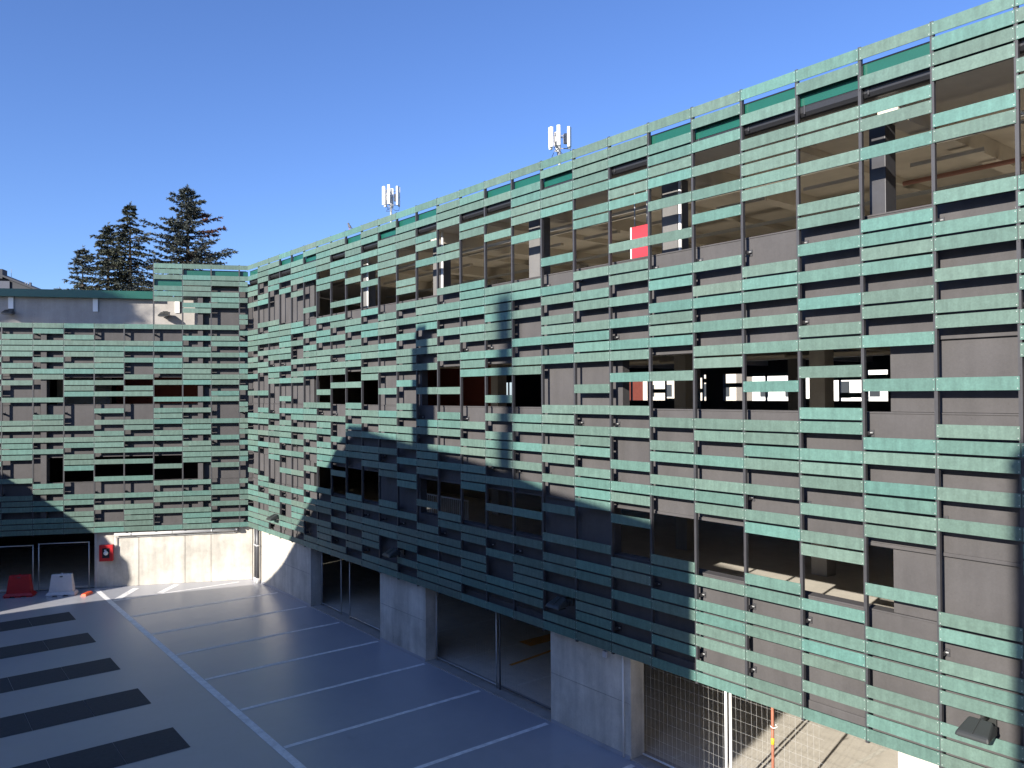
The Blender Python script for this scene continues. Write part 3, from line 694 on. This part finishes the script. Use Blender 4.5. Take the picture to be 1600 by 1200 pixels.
# ------------------------------------------------------------------ trees
def conifer(name, label, x, y, H, Rb, zlow, seed, mat_n, droop=.25, dens=1.0, pw=.72, rust=False, lean=0):
    rnd = random.Random(seed)
    t = thing(name, label, 'tree', (x, y, 0), 0, 'conifers behind the garage')
    tr = MB().tube([(0, 0, 0), (.05, .03, H*.4), (.02*lean, 0, H*.75), (0, 0, H*.985)], .36*H/20, 10, r2=.02)
    limbs = MB(); nd = MB(); ru = MB()
    def spray(p, d, L, n):
        # needles tufts hanging along a twig
        for i in range(n):
            f = rnd.random(); q = p+d*(L*f)
            a = Vector((rnd.gauss(0, 1), rnd.gauss(0, 1), rnd.gauss(-.35, .6))).normalized()
            v = (d*.9+a*.75).normalized(); s = v.cross(Vector((rnd.gauss(0, 1), rnd.gauss(0, 1), rnd.gauss(0, 1)))).normalized()
            ln = rnd.uniform(.13, .25); wd = rnd.uniform(.014, .034)
            tgt = ru if rust and q.z > H-3.9 and q.z < H-2.0 and q.x > .55 else nd
            tgt.face([q-s*wd*.6, q+v*ln*.55-s*wd, q+v*ln, q+v*ln*.5+s*wd, q+s*wd*.5])
    z = zlow
    while z < H-.25:
        f = (H-z)/(H-zlow); rad = Rb*(f**pw)*rnd.uniform(.62, 1.15)+.10
        nb = rnd.randint(4, 6)
        for i in range(nb):
            if rnd.random() > .93: continue
            an = rnd.uniform(0, 2*math.pi); L = rad*rnd.choice((.5, .65, .8, .95, 1.18)); 
            d0 = Vector((math.cos(an), math.sin(an), .28-.2*f)); pts = []
            for k in range(6):
                u = k/5; pts.append(Vector((0, 0, z))+Vector((d0.x, d0.y, 0))*L*u+Vector((0, 0, L*(d0.z*u-droop*u*u+.22*max(0, u-.6)))))
            limbs.tube(pts, .045*L/2.5+.012, 5, r2=.006)
            # side twigs
            nt_ = max(4, int(L*5.5*dens))
            for k in range(nt_):
                u = .14+.86*(k+rnd.random())/nt_; kk = min(4, int(u*5)); fr = u*5-kk
                p = pts[kk].lerp(pts[kk+1], fr); dd = (pts[kk+1]-pts[kk]).normalized()
                sd = 1 if k % 2 else -1
                side = dd.cross(Vector((0, 0, 1))).normalized()*sd
                tl = (.16+.34*L*(1-u*.75)*.42)*rnd.uniform(.7, 1.25)
                tv = (dd*.75+side*.8+Vector((0, 0, rnd.uniform(-.5, .12)))).normalized()
                limbs.tube([p, p+tv*tl], .007, 3, r2=.003)
                spray(p, tv, tl, int(24*dens*(.5+tl)))
            spray(pts[4], (pts[5]-pts[4]).normalized(), (pts[5]-pts[4]).length*1.2, int(22*dens))
        z += rnd.uniform(.15, .32)*(.65+.6*f)
    spray(Vector((0, 0, H-.6)), Vector((0, 0, 1)), .6, 40)
    build(tr, 'trunk', 'bark', t, smooth=True); build(limbs, 'limb', 'bark', t)
    build(nd, 'crown', mat_n, t)
    if rust and ru.f: tag(build(ru, 'withered_foliage', 'needles_rust', t), 'patch of rust brown needles')
conifer('conifer_tree', 'tall dense dark fir with a rusty brown patch near its top', 5.1, 25.3, 22.0, 4.9, 12.5, 11, 'needles', droop=.12, dens=1.1, rust=True)
conifer('conifer_tree', 'ragged olive brown spruce with a thin bare leading tip', 1.75, 26.8, 20.6, 3.9, 12.2, 23, 'needles_old', droop=.36, dens=.9, pw=.88)
conifer('conifer_tree', 'olive spruce with blunt top crowded against the ragged spruce', .55, 27.6, 19.2, 3.0, 12.2, 41, 'needles_old', droop=.30, dens=.9)
conifer('conifer_tree', 'smallest thin spruce with upswept branch tips, outermost from the slatted corner', -.85, 28.4, 17.6, 1.75, 12.0, 57, 'needles', droop=.2, dens=.75)

# ------------------------------------------------------------------ neighbouring house seen over the terrace roof
h = thing('house', 'slate roofed house coloured dark as shaded, its gable showing over the terrace roof', 'house', tuple(LL*21.0+NL*30), LROT)
def hbuild(mb, n, m): return build(mb, n, m, h)
hp = [(-2.55, 0), (9, 0), (9, 12), (-2.55, 12)]
hm = MB(); prof = [(-4.6, 14.75), (-1.6, 16.0), (2.5, 17.7), (7, 15.6)]
front = [(-4.6, 0)]+prof+[(7, 0)]
v0 = [(x, 0, z) for x, z in front]; v1 = [(x, -9, z) for x, z in front]; n_ = len(front)
hm.v = v0+v1; hm.f = [list(range(n_)), list(range(2*n_-1, n_-1, -1))]+[[i, (i+1) % n_, n_+(i+1) % n_, n_+i] for i in range(n_)]; hm.mi = [0]*len(hm.f)
hbuild(hm, 'wall', 'slate')
hbuild(MB().box(-1.95, 5, .01, .12, 0, 15.75), 'wall', 'bluegrey')
rf = MB()
for (xa, za), (xb, zb_) in zip(prof[:-1], prof[1:]):
    rf.quadbox([(xa, .35, za), (xb, .35, zb_), (xb, -9.3, zb_), (xa, -9.3, za), (xa, .35, za+.14), (xb, .35, zb_+.14), (xb, -9.3, zb_+.14), (xa, -9.3, za+.14)])
hbuild(rf, 'roof', 'slate')
hbuild(MB().box(-1.55, 1.6, -.6, .3, 15.9, 16.58), 'chimney', 'slate')
hbuild(MB().tube([(-1.85, -.5, 15.8), (-1.85, -.5, 16.7)], .015, 5), 'aerial', 'galv')
hbuild(MB().box(-3.25, -3.13, -.3, -.1, 15.1, 15.72), 'chimney', 'bluegrey')
for x in (-3.0, -2.86): hbuild(MB().tube([(x, -.2, 15.2), (x, -.2, 15.78)], .025, 5), 'flue', 'galv')

# ------------------------------------------------------------------ buildings across the street, seen through the decks
rnd = random.Random(9)
for i, (x, y, w, hh, m, lab) in enumerate(((62, 12, 15, 12, 'plasterwhite', 'white block across the street, seen through middle deck by inner corner'), (64, 30, 14, 15, 'plaster', 'cream block across the street, seen through middle deck gap'),
                                      (62, -8, 12, 11, 'brickred', 'red block across the street, seen through middle deck'), (63, 52, 18, 14, 'brickred', 'red block far along the street behind the garage'),
                                      (64, -24, 14, 13, 'plasterwhite', 'white block far across the street behind the garage'))):
    bl = thing('apartment_block', lab, 'building', (x, y, 0), 0)
    build(MB().box(0, 10, -w/2, w/2, 0, hh), 'wall', m, bl)
    build(MB().box(-.4, 10.4, -w/2-.4, w/2+.4, hh+.002, hh+.5), 'roof', 'tile', bl)
    for fl in range(int(hh//3)):
        n = int(w//2.6)
        for j in range(n):
            yy = -w/2+(j+.5)*w/n
            wd = build(MB().box(-.04, .0-.002, yy-.5, yy+.5, fl*3+1.0, fl*3+2.5), 'window', 'window', bl)
            build(MB().box(-.12, -.041, yy-.62, yy+.62, fl*3+.92, fl*3+.99), 'sill', 'white', wd)

# ------------------------------------------------------------------ buildings behind the camera that throw the big shadows
def extrude_x(poly, x0, x1, mi=0):      # poly in (y,z)
    m = MB(); n = len(poly); m.v = [(x0, y, z) for y, z in poly]+[(x1, y, z) for y, z in poly]
    m.f = [list(range(n)), list(range(2*n-1, n-1, -1))]+[[i, (i+1) % n, n+(i+1) % n, n+i] for i in range(n)]; m.mi = [mi]*len(m.f); return m
OA = thing('town_house', 'long town house with hipped end and chimneys across the courtyard from the garage', 'building')
polyA = [(-1.75, 0), (-1.75, 3.0), (-1.80, 3.8), (-2.57, 4.61), (-3.64, 5.47), (-4.88, 6.47), (-5.76, 6.9), (-6.84, 7.55), (-8.08, 8.6), (-9.54, 9.85), (-10.43, 10.65), (-11.22, 11.45), (-12.1, 12.25), (-12.8, 12.86),
         (-13.6, 12.87), (-14.2, 12.70), (-15.94, 12.52), (-18.2, 12.32), (-20.3, 12.1), (-22.2, 11.72), (-24.4, 11.47), (-26.42, 11.21), (-26.42, 0)]
build(extrude_x(polyA, -16, -27), 'wall', 'plaster', OA)
build(MB().box(-16.7, -16.0, -16.80, -17.48, 12.3, 15.4), 'chimney', 'plaster', OA)
build(MB().box(-16.65, -16.05, -16.95, -17.40, 15.401, 15.75), 'chimney_cap', 'tile', OA)
SS = Vector((-16, -20.85, 16.1))-D*((-16+44)/D.x)  # added stack, placed up-sun to cast the narrow soft shadow on the slats
st = thing('shadow_stack', 'slim unseen stack added for its soft shadow, standing far behind the town house', 'chimney', (SS.x, SS.y, 0))
build(MB().tube([(0, 0, 0), (0, 0, SS.z*.5), (0, 0, SS.z-.4)], .42, 14, r2=.29), 'shaft', 'plaster', st, smooth=True)
build(MB().tube([(0, 0, SS.z-.4), (0, 0, SS.z)], .33, 14), 'cap', 'tile', st, smooth=True)
OB = thing('garden_house', 'low house shaped by its shadow, bush bulge included, closing the courtyard beside the town house', 'building')
polyB = [(-.75, 0), (-.92, 3.0), (-.80, 3.6), (-.72, 4.2), (-.88, 5.1), (-.82, 5.7), (-.54, 6.02), (-.24, 6.5), (.07, 6.73), (.8, 7.16), (1.84, 7.68), (4, 8.4), (10, 9.2), (10, 0)]  # outline drawn from the cast shadow; curved bulge stands for a bush
build(extrude_x(polyB, -16, -24), 'wall', 'plaster', OB)
OC = thing('viewpoint_building', 'tall house behind the viewpoint throwing shade at the garage end', 'building')
build(MB().box(-16.5, -14, -31.85, -43, 0, 13.0), 'wall', 'plaster', OC)
build(MB().box(-26, -16.502, -37, -43, 0, 13.0), 'wall', 'plaster', OC)
build(MB().box(-16.55, -13.95, -31.82, -43, 13.002, 13.05), 'roof', 'tile', OC)
# unseen high-crowned pine added and shaped to dapple shade on the terrace wall
PT = Vector((-16, 3.6, 15.15))-D*((-16+32)/D.x)
pt = thing('shade_pine', 'umbrella pine added for its dappled shade, high flat crown rising behind the garden house', 'tree', (PT.x, PT.y, 0))
build(MB().tube([(0, 0, 0), (.1, .05, PT.z*.5), (0, 0, PT.z-.3)], .22, 8, r2=.10), 'trunk', 'bark', pt, smooth=True)
lf = MB(); lm = MB(); rnd = random.Random(77)
for i in range(64):
    an = rnd.uniform(0, 6.28); rr_ = math.sqrt(rnd.random()); c = Vector((1.0*rr_*math.cos(an), 3.7*rr_*math.sin(an), PT.z+rnd.uniform(-.75, 1.2)*(1-rr_*.35)))
    lm.tube([(0, 0, PT.z-2.0), c*.5+Vector((0, 0, PT.z*.5-.9)), c], .06, 5, r2=.015)
    for j in range(170):
        q = c+Vector((rnd.gauss(0, .3), rnd.gauss(0, .38), rnd.gauss(0, .2))); v = Vector((rnd.gauss(0, 1), rnd.gauss(0, 1), rnd.gauss(0, 1))).normalized()
        w_ = v.cross(Vector((rnd.gauss(0, 1), rnd.gauss(0, 1), .3))).normalized()*.06; lf.face([q-w_, q+w_, q+v*.26+w_*.6, q+v*.26-w_*.6])
build(lm, 'limb', 'bark', pt); build(lf, 'crown', 'needles', pt)

OD = thing('sky_block_house', 'unseen tall house added to block skylight behind the viewpoint', 'building')  # added to cut sky light and deepen the courtyard shade
build(MB().box(-13.8, 18, -44, -58, 0, 17), 'wall', 'plaster', OD)
build(MB().box(-13.9, 18.1, -43.9, -58.1, 17.002, 17.3), 'roof', 'tile', OD)
